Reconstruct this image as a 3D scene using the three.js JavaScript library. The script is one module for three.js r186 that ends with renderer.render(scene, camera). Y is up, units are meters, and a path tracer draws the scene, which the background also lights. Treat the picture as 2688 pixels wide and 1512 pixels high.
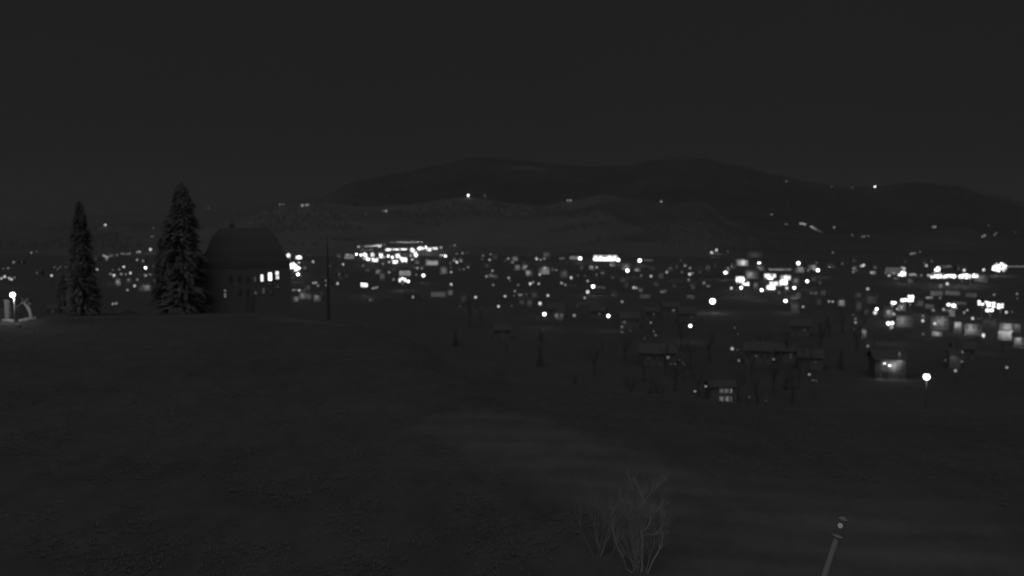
import * as THREE from 'three';
import { mergeGeometries } from 'three/addons/utils/BufferGeometryUtils.js';
import { ImprovedNoise } from 'three/addons/math/ImprovedNoise.js';

// ---------------------------------------------------------------- camera, sky, sun, exposure
const scene = new THREE.Scene();
const EYE = 52;                                    // the webcam's height above the valley floor, metres
const FOCAL = 2237, CX = 1344, CY = 756, HORIZON = 600;   // lens, in the 2688 x 1512 survey of the view
const camera = new THREE.PerspectiveCamera(2 * Math.atan(CY / FOCAL) * 180 / Math.PI, 16 / 9, 0.5, 30000);
const PITCH = Math.atan((CY - HORIZON) / FOCAL);
camera.position.set(0, EYE, 0);
camera.rotation.set(-PITCH, 0, 0);
camera.focus = 25; camera.userData.fStop = 0.35;      // focused on the garden in front: the town is a little soft
camera.updateMatrixWorld();

{ // night sky: even overcast glow, a little brighter low down where the town lights the cloud
  const W = 256, H = 128, air = new ImprovedNoise(), data = new Float32Array(W * H * 4);
  for (let r = 0; r < H; r++) {
    const el = ((r + 0.5) / H * 180 - 90);
    const low = 0.0011 * Math.exp(-Math.max(el, 0) / 15);
    for (let c = 0; c < W; c++) { const q = ((c + 0.5) / W - 0.27) * 2 * Math.PI, cloud = 1 + 0.035 * air.noise(Math.cos(q) * 2.2 + 3, Math.sin(q) * 2.2, el * 0.09) + 0.02 * air.noise(Math.cos(q) * 6, Math.sin(q) * 6 + 5, el * 0.22), v = (0.0124 + low * (0.6 + 0.4 * Math.cos(q * 1.0 - 0.5))) * cloud; data.set([v, v, v, 1], (r * W + c) * 4); }
  }
  const t = new THREE.DataTexture(data, W, H, THREE.RGBAFormat, THREE.FloatType);
  t.mapping = THREE.EquirectangularReflectionMapping; t.magFilter = THREE.LinearFilter; t.needsUpdate = true;
  scene.background = t; scene.environment = t;
}
const moon = new THREE.DirectionalLight(0xffffff, 0.30);
moon.position.set(-200, 900, 330); moon.target.position.set(0, 0, -300);
moon.castShadow = true; moon.shadow.radius = 110; moon.shadow.mapSize.set(2048, 2048);
Object.assign(moon.shadow.camera, { left: -2500, right: 2500, top: 2500, bottom: -2500, near: 1, far: 6000 });
scene.add(moon, moon.target);

const renderer = new THREE.WebGLRenderer({ antialias: true });
renderer.toneMapping = THREE.LinearToneMapping;
renderer.toneMappingExposure = 1;
renderer.shadowMap.enabled = true;
scene.fog = new THREE.FogExp2(new THREE.Color(0.8, 0.8, 0.8), 0.00004);

// ---------------------------------------------------------------- helpers
let seed = 20260116;
const rnd = () => { seed = (seed + 0x6D2B79F5) | 0; let t = Math.imul(seed ^ (seed >>> 15), 1 | seed); t ^= t + Math.imul(t ^ (t >>> 7), 61 | t); return ((t ^ (t >>> 14)) >>> 0) / 4294967296; };
const rr = (a, b) => a + (b - a) * rnd();
const noise = new ImprovedNoise();
const fbm = (x, y, o = 4) => { let s = 0, a = 0.5, f = 1; for (let i = 0; i < o; i++) { s += a * noise.noise(x * f, y * f, 7.3 + i * 3.1); a *= 0.5; f *= 2.03; } return s; };
const lin = b => { const c = b / 255; return c <= 0.04045 ? c / 12.92 : ((c + 0.055) / 1.055) ** 2.4; };
const clamp = (v, a, b) => Math.min(b, Math.max(a, v));
const sstep = (a, b, v) => { const t = clamp((v - a) / (b - a), 0, 1); return t * t * (3 - 2 * t); };
const table = (rows, v) => {                        // smooth interpolation in a table of [at, value]
  if (v <= rows[0][0]) return rows[0][1];
  for (let i = 1; i < rows.length; i++) if (v <= rows[i][0]) {
    const [a, p] = rows[i - 1], [b, q] = rows[i], t = (v - a) / (b - a);
    return p + (q - p) * t * t * (3 - 2 * t);
  }
  return rows[rows.length - 1][1];
};
const names = {};
function numbered(n) { const k = names[n] = (names[n] ?? -1) + 1; return k ? `${n}_${String(k).padStart(3, '0')}` : n; }
function grey(v, rough = 0.9, more = {}) { return new THREE.MeshStandardMaterial({ color: new THREE.Color(v, v, v), roughness: rough, ...more }); }
const glowMats = new Map();
function glow(e) {
  const k = Math.round(Math.log(e) / Math.log(1.18));
  if (!glowMats.has(k)) { const v = Math.pow(1.18, k); glowMats.set(k, new THREE.MeshStandardMaterial({ color: new THREE.Color(0.02, 0.02, 0.02), roughness: 0.6, emissive: new THREE.Color(1, 1, 1), emissiveIntensity: v })); }
  return glowMats.get(k);
}
function mesh(name, geo, m, parent) {
  const o = new THREE.Mesh(geo, m); o.name = parent && parent !== scene ? name : numbered(name); o.castShadow = o.receiveShadow = true;
  (parent ?? scene).add(o); return o;
}
function thing(name, category, label, p, turn = 0, group) {
  const g = new THREE.Group(); g.name = numbered(name); g.position.copy(p); g.rotation.y = turn;
  g.userData = { label, category }; if (group) g.userData.group = group; scene.add(g); return g;
}
function box(w, h, d, x = 0, y = 0, z = 0) { return new THREE.BoxGeometry(w, h, d).translate(x, y, z); }
function rod(a, b, r0, r1 = r0, n = 6) {
  const v = new THREE.Vector3().subVectors(b, a), g = new THREE.CylinderGeometry(r1, r0, v.length(), n, 1);
  g.translate(0, v.length() / 2, 0); g.applyQuaternion(new THREE.Quaternion().setFromUnitVectors(new THREE.Vector3(0, 1, 0), v.normalize())); return g.translate(a.x, a.y, a.z);
}
function lampLight(parent, x, y, z, I, r = 8) {
  const l = new THREE.PointLight(0xffffff, I); l.position.set(x, y, z); l.castShadow = true; l.shadow.radius = r; parent.add(l); return l;
}
const V = (x, y, z) => new THREE.Vector3(x, y, z);

// ---------------------------------------------------------------- the lie of the land
const px = x => (x * 1.0435 - CX) / FOCAL, py = y => (HORIZON - y * 1.0435) / FOCAL;    // chart of the skylines
const edgeRow = [[-0.6, 95], [-0.27, 95], [-0.2, 86], [-0.15, 73], [-0.06, 51], [0, 44], [0.16, 36], [0.34, 31], [0.6, 30]];
const meadowRow = [[0, 575], [400, 560], [650, 530], [800, 508], [940, 518], [1010, 514], [1180, 497], [1300, 512], [1360, 517], [1430, 505], [1520, 488], [1600, 500], [1700, 510], [1760, 506], [1850, 560], [1950, 582], [2250, 590], [2400, 575], [2576, 600]].map(([x, y]) => [px(x), py(y)]);
const ridgeRow = [[-300, 560], [0, 552], [200, 542], [500, 525], [700, 513], [800, 498], [900, 455], [1000, 437], [1100, 418], [1190, 399], [1300, 404], [1450, 420], [1560, 419], [1650, 403], [1760, 400], [1850, 416], [1950, 441], [2060, 458], [2130, 469], [2200, 471], [2300, 458], [2400, 465], [2500, 490], [2576, 510], [2800, 530]].map(([x, y]) => [px(x), py(y)]);
const MEADOW_D = 2450, RIDGE_D = 3600;
function valley(x, d) {
  const u = clamp(x / Math.max(d, 12), -0.75, 0.75), e = table(edgeRow, u), far = e + 215;
  const top = 42 + 0.25 * fbm(x * 0.05, d * 0.05) + (u > 0 ? -0.4 : 0) * sstep(0.05, 0.4, u);
  const low = 0.8 * fbm(x * 0.006, d * 0.006);
  const t = clamp((d - e) / (far - e), 0, 1), s = 0.55 * t * t * (3 - 2 * t) + 0.45 * (Math.pow(t, 1.35) * (1 - t) + t * (1 - (1 - t) ** 2));
  return d < -60 ? top + (-60 - d) * 0.1 : top + (low - top) * clamp(s, 0, 1);
}
function meadowHill(x, d) {
  const u = clamp(x / Math.max(d, 300), -0.75, 0.75), crest = table(meadowRow, u) * MEADOW_D + EYE;
  const t = (d - 1560) / (MEADOW_D - 1560);
  if (t < 0) return -4 + 8 * t * 3;
  return t < 1 ? -4 + (crest + 4) * (0.75 * Math.pow(t, 1.15) + 0.25 * sstep(0, 1, t)) + 3 * fbm(x * 0.004, d * 0.004) * Math.min(1, 4 * t) * (1 - t) : crest - (d - MEADOW_D) * 0.12;
}
function ridgeHill(x, d) {
  const u = clamp(x / Math.max(d, 300), -0.75, 0.75), crest = table(ridgeRow, u) * RIDGE_D + EYE;
  const t = (d - 2150) / (RIDGE_D - 2150);
  if (t < 0) return -40;
  return (t < 1 ? -20 + (crest + 20) * (0.6 * t + 0.4 * sstep(0, 1, t)) : crest - (d - RIDGE_D) * 0.2) + 7 * fbm(x * 0.008, d * 0.008) + 3 * fbm(x * 0.05, d * 0.05, 2);
}
const land = (x, d) => Math.max(valley(x, d), d > 1500 ? meadowHill(x, d) : -99, d > 2000 ? ridgeHill(x, d) : -99);

function sheet(name, azimuths, radii, height, tone, mat) {
  const n = azimuths.length, pos = [], col = [], idx = [];
  for (const r of radii) for (const a of azimuths) {
    const x = r * Math.sin(a), d = r * Math.cos(a), c = tone(x, d);
    pos.push(x, height(x, d), -d); col.push(c, c, c);
  }
  for (let i = 0; i < radii.length - 1; i++) for (let j = 0; j < n - 1; j++) { const k = i * n + j; idx.push(k, k + 1, k + n, k + 1, k + n + 1, k + n); }
  const g = new THREE.BufferGeometry();
  g.setAttribute('position', new THREE.Float32BufferAttribute(pos, 3)); g.setAttribute('color', new THREE.Float32BufferAttribute(col, 3));
  g.setIndex(idx); g.computeVertexNormals();
  const o = mesh(name, g, mat); o.userData = { kind: 'structure' }; return o;
}
const landMat = new THREE.MeshStandardMaterial({ color: 0xffffff, vertexColors: true, roughness: 1 });
const range = (a, b, n, f = t => t) => Array.from({ length: n }, (_, i) => a + (b - a) * f(i / (n - 1)));
const around = [...range(-Math.PI, -0.66, 50), ...range(-0.65, 0.65, 420), ...range(0.66, Math.PI, 50)];
const fan = range(-0.78, 0.78, 420);
const blob = (x, d, cx, cd, rx, rd) => Math.exp(-(((x - cx) / rx) ** 2 + ((d - cd) / rd) ** 2) * 1.2);
function paleLawnAt(x, d) { // paler strips and patches of the lawn
  const along = clamp(((x + 1.5) * 6.5 - (d - 43) * 10.5) / 152.5, 0, 1), across = Math.hypot(x + 1.5 - 6.5 * along, d - 43 + 10.5 * along), rag = 0.9 * fbm(x * 0.4, d * 0.4, 3);
  return Math.max(0.72 * (1 - sstep(2.2, 4.6, across + rag)), 1.12 * blob(x + rag, d, 12, 27.8, 6.6, 6.4), 0.75 * blob(x, d, 7, 25.5, 6, 3));
}
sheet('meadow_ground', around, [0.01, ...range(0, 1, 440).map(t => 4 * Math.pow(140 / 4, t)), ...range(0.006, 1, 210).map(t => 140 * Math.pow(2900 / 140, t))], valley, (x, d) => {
  const paleLawn = paleLawnAt(x, d);
  const near = 1 - sstep(70, 140, d), stripes = (0.017 * Math.sin(d * 2.3 + 0.3 * x + 4 * fbm(x * 0.12, d * 0.12)) + 0.05 * fbm(x * 0.12, d * 1.4, 3)) * paleLawn, poolDim = Math.exp(-(((x + 51) / 6) ** 2) - ((d - 90) / 6) ** 2);  // last term: ground painted darker round the garden lamp to offset its light pool
  const path = d > 60 && d < 110 ? 0.05 * Math.exp(-((((x + 22.5) * 0.55 + (d - 92) * 0.9) / 1.2) ** 2)) * sstep(-31, -24, x) * sstep(-15, -19, x) : 0;
  return Math.max(0.03, 0.109 + 0.03 * fbm(x * 0.12, d * 0.12) + 0.022 * fbm(x * 0.02, d * 0.02) + near * (0.035 * fbm(x * 0.9, d * 0.5) + 0.03 * fbm(x * 3.1, d * 2.2, 3)) + 0.062 * paleLawn + stripes + path + 0.045 * Math.exp(-(((d - 96.5 - 0.06 * (x + 44)) / 0.9) ** 2)) * sstep(-54, -49, x) * (1 - sstep(-38, -30, x)) - 0.085 * poolDim);
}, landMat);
sheet('meadow_hill', fan, [1500, ...range(1560, MEADOW_D, 70), 2520, 2700, 3000], meadowHill, (x, d) => {
  const u = x / d, wood = sstep(0.03, 0.13, fbm(x * 0.0026 + 4, d * 0.0035, 3)) * 0.7, east = sstep(px(1830), px(1900), u);
  const patch = Math.exp(-(((u - px(2370)) / 0.04) ** 2) - ((d - 2000) / 180) ** 2);
  return 0.168 - 0.055 * Math.max(wood, east * (1 - patch)) - 0.03 * sstep(px(620), px(300), u) + 0.05 * fbm(x * 0.01, d * 0.012) - 0.02 * sstep(px(1300), px(1500), u);
}, landMat);
sheet('forest_ridge', fan, [2140, ...range(2150, RIDGE_D, 90), 3680, 3900, 4300, 5200], ridgeHill, (x, d) => {
  const u = x / d, clearing = Math.exp(-(((u - px(1320)) / 0.022) ** 2) - ((d - 3330) / 60) ** 2);
  return 0.08 + 0.06 * clearing + 0.05 * sstep(px(980), px(700), u) + 0.022 * fbm(x * 0.02, d * 0.02) + 0.03 * fbm(x * 0.004, d * 0.006, 3);
}, landMat);

// a point of the view (survey pixel), at the place where its ray is `up` metres above the land
const toWorld = (sx, sy, d) => { // d = depth along the horizontal
  const p = V((sx - CX) / FOCAL, -(sy - CY) / FOCAL, -1).applyEuler(camera.rotation); return p.multiplyScalar(d / -p.z).add(camera.position);
};
function onLand(sx, sy, up, from = sx < 1000 ? 330 : 118, to = 3620) {
  let best = null, gap = 1e9;
  for (let d = from; d < to; d *= 1.002) {
    const p = toWorld(sx, sy, d), g = p.y - (land(p.x, d) + up);
    if (g <= 0) return { p, d, mpp: d / FOCAL };
    if ((d > 1700 || to < 200) && g < gap) { gap = g; best = { p, d, mpp: d / FOCAL }; }
  }
  return best;
}

// ---------------------------------------------------------------- shared materials and shapes
const M = {
  metal: grey(0.16, 0.5, { metalness: 0.4 }), dark: grey(0.13), timber: grey(0.2), roof: grey(0.14, 0.95), pale: grey(0.3), stone: grey(0.4),
  frame: grey(0.16), glassDark: grey(0.12, 0.35), bark: grey(0.11), barkPale: grey(0.22), needles: new THREE.MeshPhysicalMaterial({ color: new THREE.Color(0.27, 0.27, 0.27), roughness: 1, transmission: 0.5, thickness: 0, side: THREE.DoubleSide }), twig: grey(0.085, 1), door: grey(0.15),
};
const G = {
  globe: new THREE.IcosahedronGeometry(0.5, 2), cap: new THREE.CylinderGeometry(0.16, 0.62, 0.22, 8), unit: new THREE.BoxGeometry(1, 1, 1),
  pole: new THREE.CylinderGeometry(0.055, 0.1, 1, 6).translate(0, 0.5, 0),
};

// ---------------------------------------------------------------- survey of the town's lights
// each block: corner x, corner y and scale of one enlarged look at the view; lamp: [x, y, size, brightness]; wall: [x, y, width, height, brightness]; flood: [x, y, width, height]
const SURVEY = [
  { x0: 0, y0: 440, k: 3.2924,
    lamp: [[910,495,28,225],[1322,523,14,75],[1305,598,14,80],[1322,595,14,75],[1405,588,16,65],[1430,588,16,65],[1300,706,32,225],[1207,728,22,175],[1187,729,18,140],[1120,742,22,120],[1100,748,16,100],[1072,745,18,120],[1050,744,16,100],[1010,755,18,105],[895,760,24,150],[912,768,28,165],[932,775,24,170],[920,792,18,120],[272,735,18,125],[315,723,10,65],[118,818,20,145],[185,815,14,55],[70,868,26,110],[28,875,24,80],[703,807,24,145],[828,790,12,60],[840,880,22,195],[1185,797,18,155],[1236,807,20,140],[1357,787,16,105],[1366,827,16,85],[1070,857,28,215],[1030,880,24,110],[975,885,20,85],[1258,865,30,252],[320,910,26,90],[446,932,24,232],[470,860,18,85],[497,876,14,72],[520,858,10,72],[567,862,14,70],[592,845,20,62],[540,957,26,60],[40,942,28,242],[12,958,24,200],[78,955,24,205],[100,965,24,232],[125,950,14,105],[955,920,22,140],[985,930,28,240],[1000,940,24,230],[1048,920,24,165],[1087,922,18,120],[1127,910,28,225],[1258,933,22,175],[1298,925,24,115],[1337,933,16,110],[1187,968,26,130],[1338,978,18,100],[1415,1008,30,175],[1163,1022,32,195],[1102,1058,26,155],[740,1014,18,60],[705,1067,16,60],[975,1177,26,150],[1003,1173,26,155],[1350,1028,24,60],[453,1240,20,60],[520,1250,20,60]],
    wall: [[962,760,60,34,62],[1112,972,36,40,100],[1018,985,36,74,105],[1250,1033,100,44,95]], flood: [] },
  { x0: 400, y0: 560, k: 4.5289,
    lamp: [[10,178,18,62],[10,272,18,62],[55,540,24,115],[65,592,18,72],[105,530,12,55],[347,570,22,135],[447,572,24,135],[660,543,20,82],[600,575,12,55],[225,645,26,140],[247,648,22,125],[215,600,12,55],[10,630,30,70],[530,745,22,95],[545,705,14,75],[28,740,24,115],[28,800,24,115],[140,843,38,155],[318,840,26,135],[715,842,32,165],[822,905,34,135],[1743,585,24,225],[1780,645,18,72],[1815,648,24,125],[1910,573,32,225],[1912,828,24,175],[1945,825,24,185],[1968,858,32,155],[1675,912,26,135],[1702,912,20,115],[1745,915,34,242],[1805,915,16,82],[1775,932,14,62],[1732,725,52,255]],
    wall: [[510,735,44,60,62],[1865,495,60,26,52],[1702,1012,76,46,100],[1790,975,86,50,112],[1866,980,56,46,92],[1962,997,86,56,102],[1840,870,76,56,52]],
    flood: [[1568,508,66,36],[1622,503,34,46],[1748,523,84,34],[1664,618,96,80],[1712,652,88,72]] },
  { x0: 820, y0: 560, k: 4.5289,
    lamp: [[545,397,24,170],[560,396,18,140],[705,388,20,140],[660,390,16,110],[855,370,18,105],[1640,392,16,62],[1693,380,28,135],[330,525,20,62],[405,495,20,175],[428,495,16,155],[462,495,24,150],[482,508,26,140],[523,486,36,255],[578,495,34,255],[612,535,24,232],[903,508,34,255],[950,523,36,255],[913,578,32,222],[840,600,22,132],[1170,503,24,195],[1187,548,32,232],[1360,555,20,120],[1582,508,34,250],[1785,472,32,145],[1840,468,18,62],[1718,580,40,232],[1640,595,26,110],[365,605,32,225],[10,570,22,160],[600,620,26,102],[210,622,14,62],[645,677,18,82],[672,677,16,72],[912,700,32,175],[1250,650,34,175],[1302,652,26,142],[1210,642,18,82],[1645,640,18,72],[1850,640,32,145],[1800,665,28,105],[1755,670,18,72],[1650,698,34,192],[1320,737,50,255],[1235,730,30,115],[320,728,22,102],[405,745,30,62],[340,775,24,62],[160,800,24,142],[163,855,32,132],[300,833,32,232],[718,892,26,150],[742,885,22,140],[767,880,26,155],[965,787,26,150],[1140,808,42,255],[1650,843,38,232],[1195,995,36,152],[1940,995,40,232],[685,1030,30,112],[712,1028,16,62],[1752,1103,26,62],[115,940,22,62],[1030,478,22,150],[1530,405,26,215],[1350,403,32,255],[795,398,24,240]],
    wall: [[665,398,130,34,105],[770,384,110,26,190],[650,437,140,20,85],[1090,396,92,28,105],[310,502,46,46,72],[440,528,120,34,105],[855,522,40,46,130],[1250,576,60,46,92],[1420,590,150,56,130],[1540,500,60,36,180],[1715,486,36,26,92],[1690,552,40,52,112],[1765,560,40,50,130],[790,690,80,52,100],[832,752,54,76,80],[1100,712,140,56,115],[1560,680,80,96,100],[1642,935,60,50,112],[1500,955,180,46,62],[1800,1010,60,50,50]],
    flood: [[900,432,70,26],[990,430,110,16],[1085,427,110,16],[1190,437,56,54],[1275,417,58,42],[1310,414,30,36],[1385,430,66,34],[1450,418,96,22],[628,492,50,50],[660,540,68,46],[718,493,42,42],[742,555,74,44],[815,503,46,52],[1013,507,48,42],[1060,538,38,40],[1092,557,66,62],[985,577,62,38],[1232,490,54,66],[615,848,80,46],[1070,793,88,54]] },
  { x0: 1240, y0: 560, k: 4.2622,
    lamp: [[120,473,30,122],[205,457,30,122],[193,520,34,185],[110,508,22,82],[403,506,36,152],[365,528,22,62],[718,506,42,205],[765,520,32,142],[805,505,32,152],[985,503,18,112],[1015,503,20,115],[645,470,22,45],[1206,503,54,255],[1630,520,56,255],[615,575,28,132],[810,608,26,215],[780,608,18,152],[843,608,20,162],[755,685,40,192],[940,635,30,122],[1390,605,36,175],[1735,640,54,255],[1390,685,26,112],[1890,693,26,122],[225,640,32,162],[157,705,36,152],[1105,718,44,205],[1180,695,28,92],[1258,700,20,72],[408,722,38,172],[420,755,26,82],[232,800,36,122],[513,800,30,122],[648,786,42,225],[680,770,28,152],[743,787,38,185],[998,780,40,162],[1040,798,34,145],[1290,757,38,172],[1350,817,56,255],[1290,878,54,232],[1258,945,34,162],[1805,830,44,195],[1835,835,36,170],[1570,718,20,92],[475,870,42,112],[525,912,28,142],[548,912,26,132],[465,920,26,82],[603,910,18,72],[365,927,40,192],[36,938,40,225],[845,918,42,205],[293,1040,40,215],[440,1035,34,72],[757,1007,56,215],[805,1127,60,255],[933,1105,28,132],[1140,1142,48,142],[1422,1125,26,92],[1522,1147,54,252],[1675,988,46,132],[1700,1218,34,102],[1673,1270,32,132],[1673,1327,30,102],[1765,1310,26,62],[1178,1035,24,62],[345,1335,30,42]],
    wall: [[480,510,70,50,112],[450,550,40,26,110],[835,466,70,64,80],[1140,500,100,40,100],[505,607,70,56,112],[590,600,66,66,122],[635,662,76,66,130],[800,640,126,72,112],[1020,680,80,90,72],[1220,610,50,36,82],[1330,608,60,46,142],[1565,580,60,44,122],[1715,602,106,96,105],[1850,630,70,36,112],[215,688,60,40,120],[260,702,60,40,52],[1430,825,100,18,62],[700,905,70,44,52],[640,995,60,50,62],[945,1140,30,40,110],[985,1137,64,56,72],[1885,855,50,30,92],[1680,745,60,30,64],[1720,795,50,46,52],[1460,665,60,34,72],[250,490,60,50,52],[895,622,46,46,74],[555,985,60,40,50],[165,590,60,40,50],[1590,905,70,30,52]],
    flood: [] },
  { x0: 1660, y0: 560, k: 4.2622,
    lamp: [[1550,13,18,80],[1570,13,18,75],[1710,120,20,80],[1732,120,18,75],[941,410,42,225],[888,438,44,215],[1067,428,30,72],[82,528,56,255],[590,585,48,112],[645,612,38,132],[495,600,36,82],[545,525,24,62],[385,658,42,172],[555,658,36,92],[640,680,44,225],[672,668,26,142],[208,702,42,192],[98,697,26,102],[630,745,34,132],[660,808,30,82],[470,808,30,72],[800,780,36,142],[840,815,32,112],[860,812,26,105],[755,655,30,82],[925,585,26,62],[1040,662,50,255],[1060,665,36,240],[1280,545,36,152],[1418,562,54,255],[1217,832,46,255],[1108,836,44,215],[1447,858,50,255],[1728,835,46,245],[1812,832,46,245],[1645,890,22,122],[1857,558,54,252],[1713,980,54,255],[1910,1045,40,152],[898,983,84,255],[460,1085,34,102],[238,1125,20,72],[663,1160,26,62],[648,1258,54,255],[208,1222,36,122],[238,1320,26,92],[260,1363,28,112],[135,1400,30,62],[1145,1280,32,82],[1655,800,40,205]],
    wall: [[180,525,110,24,62],[318,695,56,56,62],[850,612,40,64,62],[1060,620,60,40,92],[1228,555,126,70,185],[1430,612,86,60,102],[1340,690,136,90,112],[1385,805,50,60,92],[1870,632,86,60,130],[1650,628,250,26,92],[1845,910,80,46,102],[1790,945,96,86,72],[1825,1040,80,80,62],[1370,470,150,70,50],[270,785,50,40,54],[345,870,76,24,72],[145,922,120,36,50],[420,622,56,40,64],[680,822,40,40,54],[650,930,90,30,54],[1130,590,56,56,74],[1740,885,60,40,84],[225,610,50,40,70]],
    flood: [[1205,740,96,72],[1265,785,82,42]] },
  { x0: 2080, y0: 560, k: 6.0375,
    lamp: [[130,160,40,165],[165,163,44,185],[200,172,40,185],[295,208,44,165],[320,222,50,180],[350,240,44,150],[385,258,42,110],[425,280,40,90],[465,300,36,65],[662,222,52,152],[950,342,30,92],[1110,370,36,100],[1140,366,36,105],[1200,357,36,95],[640,620,34,102],[95,790,66,242],[385,792,50,172],[250,900,50,122],[345,893,46,182],[405,900,74,255],[790,800,40,92],[975,752,44,82],[1095,835,56,190],[1130,820,60,225],[965,930,44,140],[1310,855,50,120],[1480,940,50,112],[1540,985,60,162],[1600,945,44,172],[1745,860,36,205],[1885,640,50,112],[1920,632,36,90],[235,1075,70,252],[30,1180,64,255],[1195,1195,66,182],[1330,1298,56,172],[1790,765,46,62],[380,1265,40,102],[580,1395,44,175],[640,1400,44,180]],  // opening run of lamps is added to stand for the lit hill lane
    wall: [[330,850,126,70,110],[120,900,136,64,150],[615,845,106,46,90],[990,885,80,80,112],[1275,935,100,56,140],[1700,890,170,70,125],[1900,970,100,36,122],[60,1080,96,106,92],[85,1290,56,80,122],[780,1410,96,64,150],[340,1040,80,64,62],[430,1095,50,46,54],[330,1240,110,56,58],[480,1250,76,64,58],[420,1375,60,76,54],[1040,1290,96,46,64],[1185,1340,80,56,64],[1640,1030,80,46,68],[1870,1062,80,46,72]],
    flood: [[1735,955,116,62],[1760,1378,80,50],[1605,1420,84,50]] },
  { x0: 2240, y0: 540, k: 4.2612,
    lamp: [[890,237,26,125],[915,237,28,150],[1445,345,36,120],[1470,332,40,135],[1580,325,36,102],[1600,305,20,80],[1510,222,28,62],[1810,297,18,42],[640,540,34,105],[670,533,36,115],[695,530,28,100],[745,515,28,92],[580,628,30,62],[795,640,34,82],[878,620,40,92],[817,670,42,192],[455,755,40,142],[395,780,44,150],[640,775,30,95],[840,778,44,185],[870,784,40,225],[1030,790,44,252],[1146,788,40,240],[1330,786,40,245],[700,777,30,120],[760,779,30,130],[1240,720,42,232],[1458,716,44,242],[1178,700,30,92],[1050,872,46,222],[977,890,38,132],[977,912,30,100],[1315,885,26,62],[160,930,46,182],[255,1000,38,172],[450,1088,52,255],[435,1115,40,152],[262,1155,48,255],[243,1195,62,242],[1578,993,36,92],[1832,985,36,112],[1150,1142,36,180],[1710,1190,42,222],[1775,1187,34,82],[895,1170,42,142],[1010,1160,46,172],[1275,1168,34,172],[1240,1195,36,152],[490,1155,28,205],[455,1210,50,182],[428,1360,54,172],[780,1235,40,122],[778,1285,48,205],[910,1318,44,232],[1335,1260,44,215],[780,1435,32,112],[25,1265,34,112],[25,1305,42,142],[1455,1440,48,225],[970,1030,36,110]],  // a few lamps are added to close gaps in the bright street
    wall: [[450,720,170,60,70],[945,770,120,40,110],[1430,812,140,70,82],[1040,680,116,26,72],[930,975,126,40,82],[1110,975,156,36,72],[850,1025,80,20,102],[1320,995,110,34,62],[545,1140,76,64,140],[390,1190,86,56,130],[575,1272,170,96,105],[510,1297,80,40,165],[965,1300,176,150,112],[1170,1340,86,84,175],[1340,1362,170,80,130],[1700,1347,136,80,140],[1700,1425,146,56,180],[1830,1350,76,56,92],[940,1422,106,28,150],[120,1405,46,56,112],[1080,1187,106,50,120],[735,1082,86,46,64],[850,1120,90,36,68],[1180,1087,150,20,64],[60,1112,56,66,54],[150,1185,46,30,58],[205,1032,110,66,50],[1640,1290,96,40,64]],
    flood: [[545,765,84,40],[945,790,146,40],[1090,787,90,42],[1205,790,46,40],[1265,790,94,54],[1365,782,58,40],[1642,688,128,100],[1590,700,70,46],[940,710,60,62],[640,1040,66,84],[565,1055,70,46],[1095,1110,100,44],[1445,1088,100,50],[1540,1108,96,56],[1645,1123,68,56],[1525,1165,84,42],[413,1315,82,46]] },
  { x0: 2200, y0: 740, k: 4.5287,
    lamp: [[205,435,34,92],[180,390,22,72],[190,565,30,72],[300,590,40,125],[310,612,34,100],[1727,640,54,232],[355,762,46,122],[1472,833,44,112],[1275,930,36,75],[1470,945,50,90],[1395,1055,56,142],[2005,1017,46,152],[1053,1128,104,252],[1855,152,40,122],[2125,140,38,112],[2130,195,34,85]],
    wall: [[1390,900,120,76,55],[2150,690,110,60,150]], flood: [] },
  { x0: 1660, y0: 840, k: 4.7704,
    lamp: [[265,140,28,92],[1283,97,28,92],[1323,175,26,62],[1250,358,64,165],[1315,370,34,72],[207,477,24,62],[447,467,48,122],[487,550,34,82],[537,548,30,92],[590,495,26,52],[630,530,34,60],[645,555,34,60],[1333,507,48,112],[1550,450,40,92],[1768,490,50,102],[1985,430,34,60],[1985,465,34,62],[2215,680,46,142],[2262,753,34,92],[2300,760,40,62],[920,828,46,155],[783,890,44,138],[1463,965,50,60],[1670,1008,44,52],[2155,125,34,62],[2290,527,40,52]],
    wall: [], flood: [] },
  { x0: 900, y0: 380, k: 2.8622, lamp: [[942,380,44,252],[1063,376,18,62],[1069,388,20,72],[1690,418,26,135],[1712,417,28,145],[325,497,34,172],[305,498,18,90],[173,521,20,62],[2392,426,38,152]], wall: [], flood: [] },
  { x0: 1700, y0: 380, k: 2.6073, lamp: [[950,250,24,85],[1260,288,24,62],[1402,292,26,67],[1556,287,46,255]], wall: [], flood: [] },
  { x0: 0, y0: 380, k: 2.576, lamp: [[1410,430,16,62],[1893,404,16,112],[1915,404,14,92],[2043,410,24,192],[2068,408,16,145],[2082,406,18,145],[2475,469,16,62],[2210,605,18,52]], wall: [], flood: [] },
];
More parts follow.
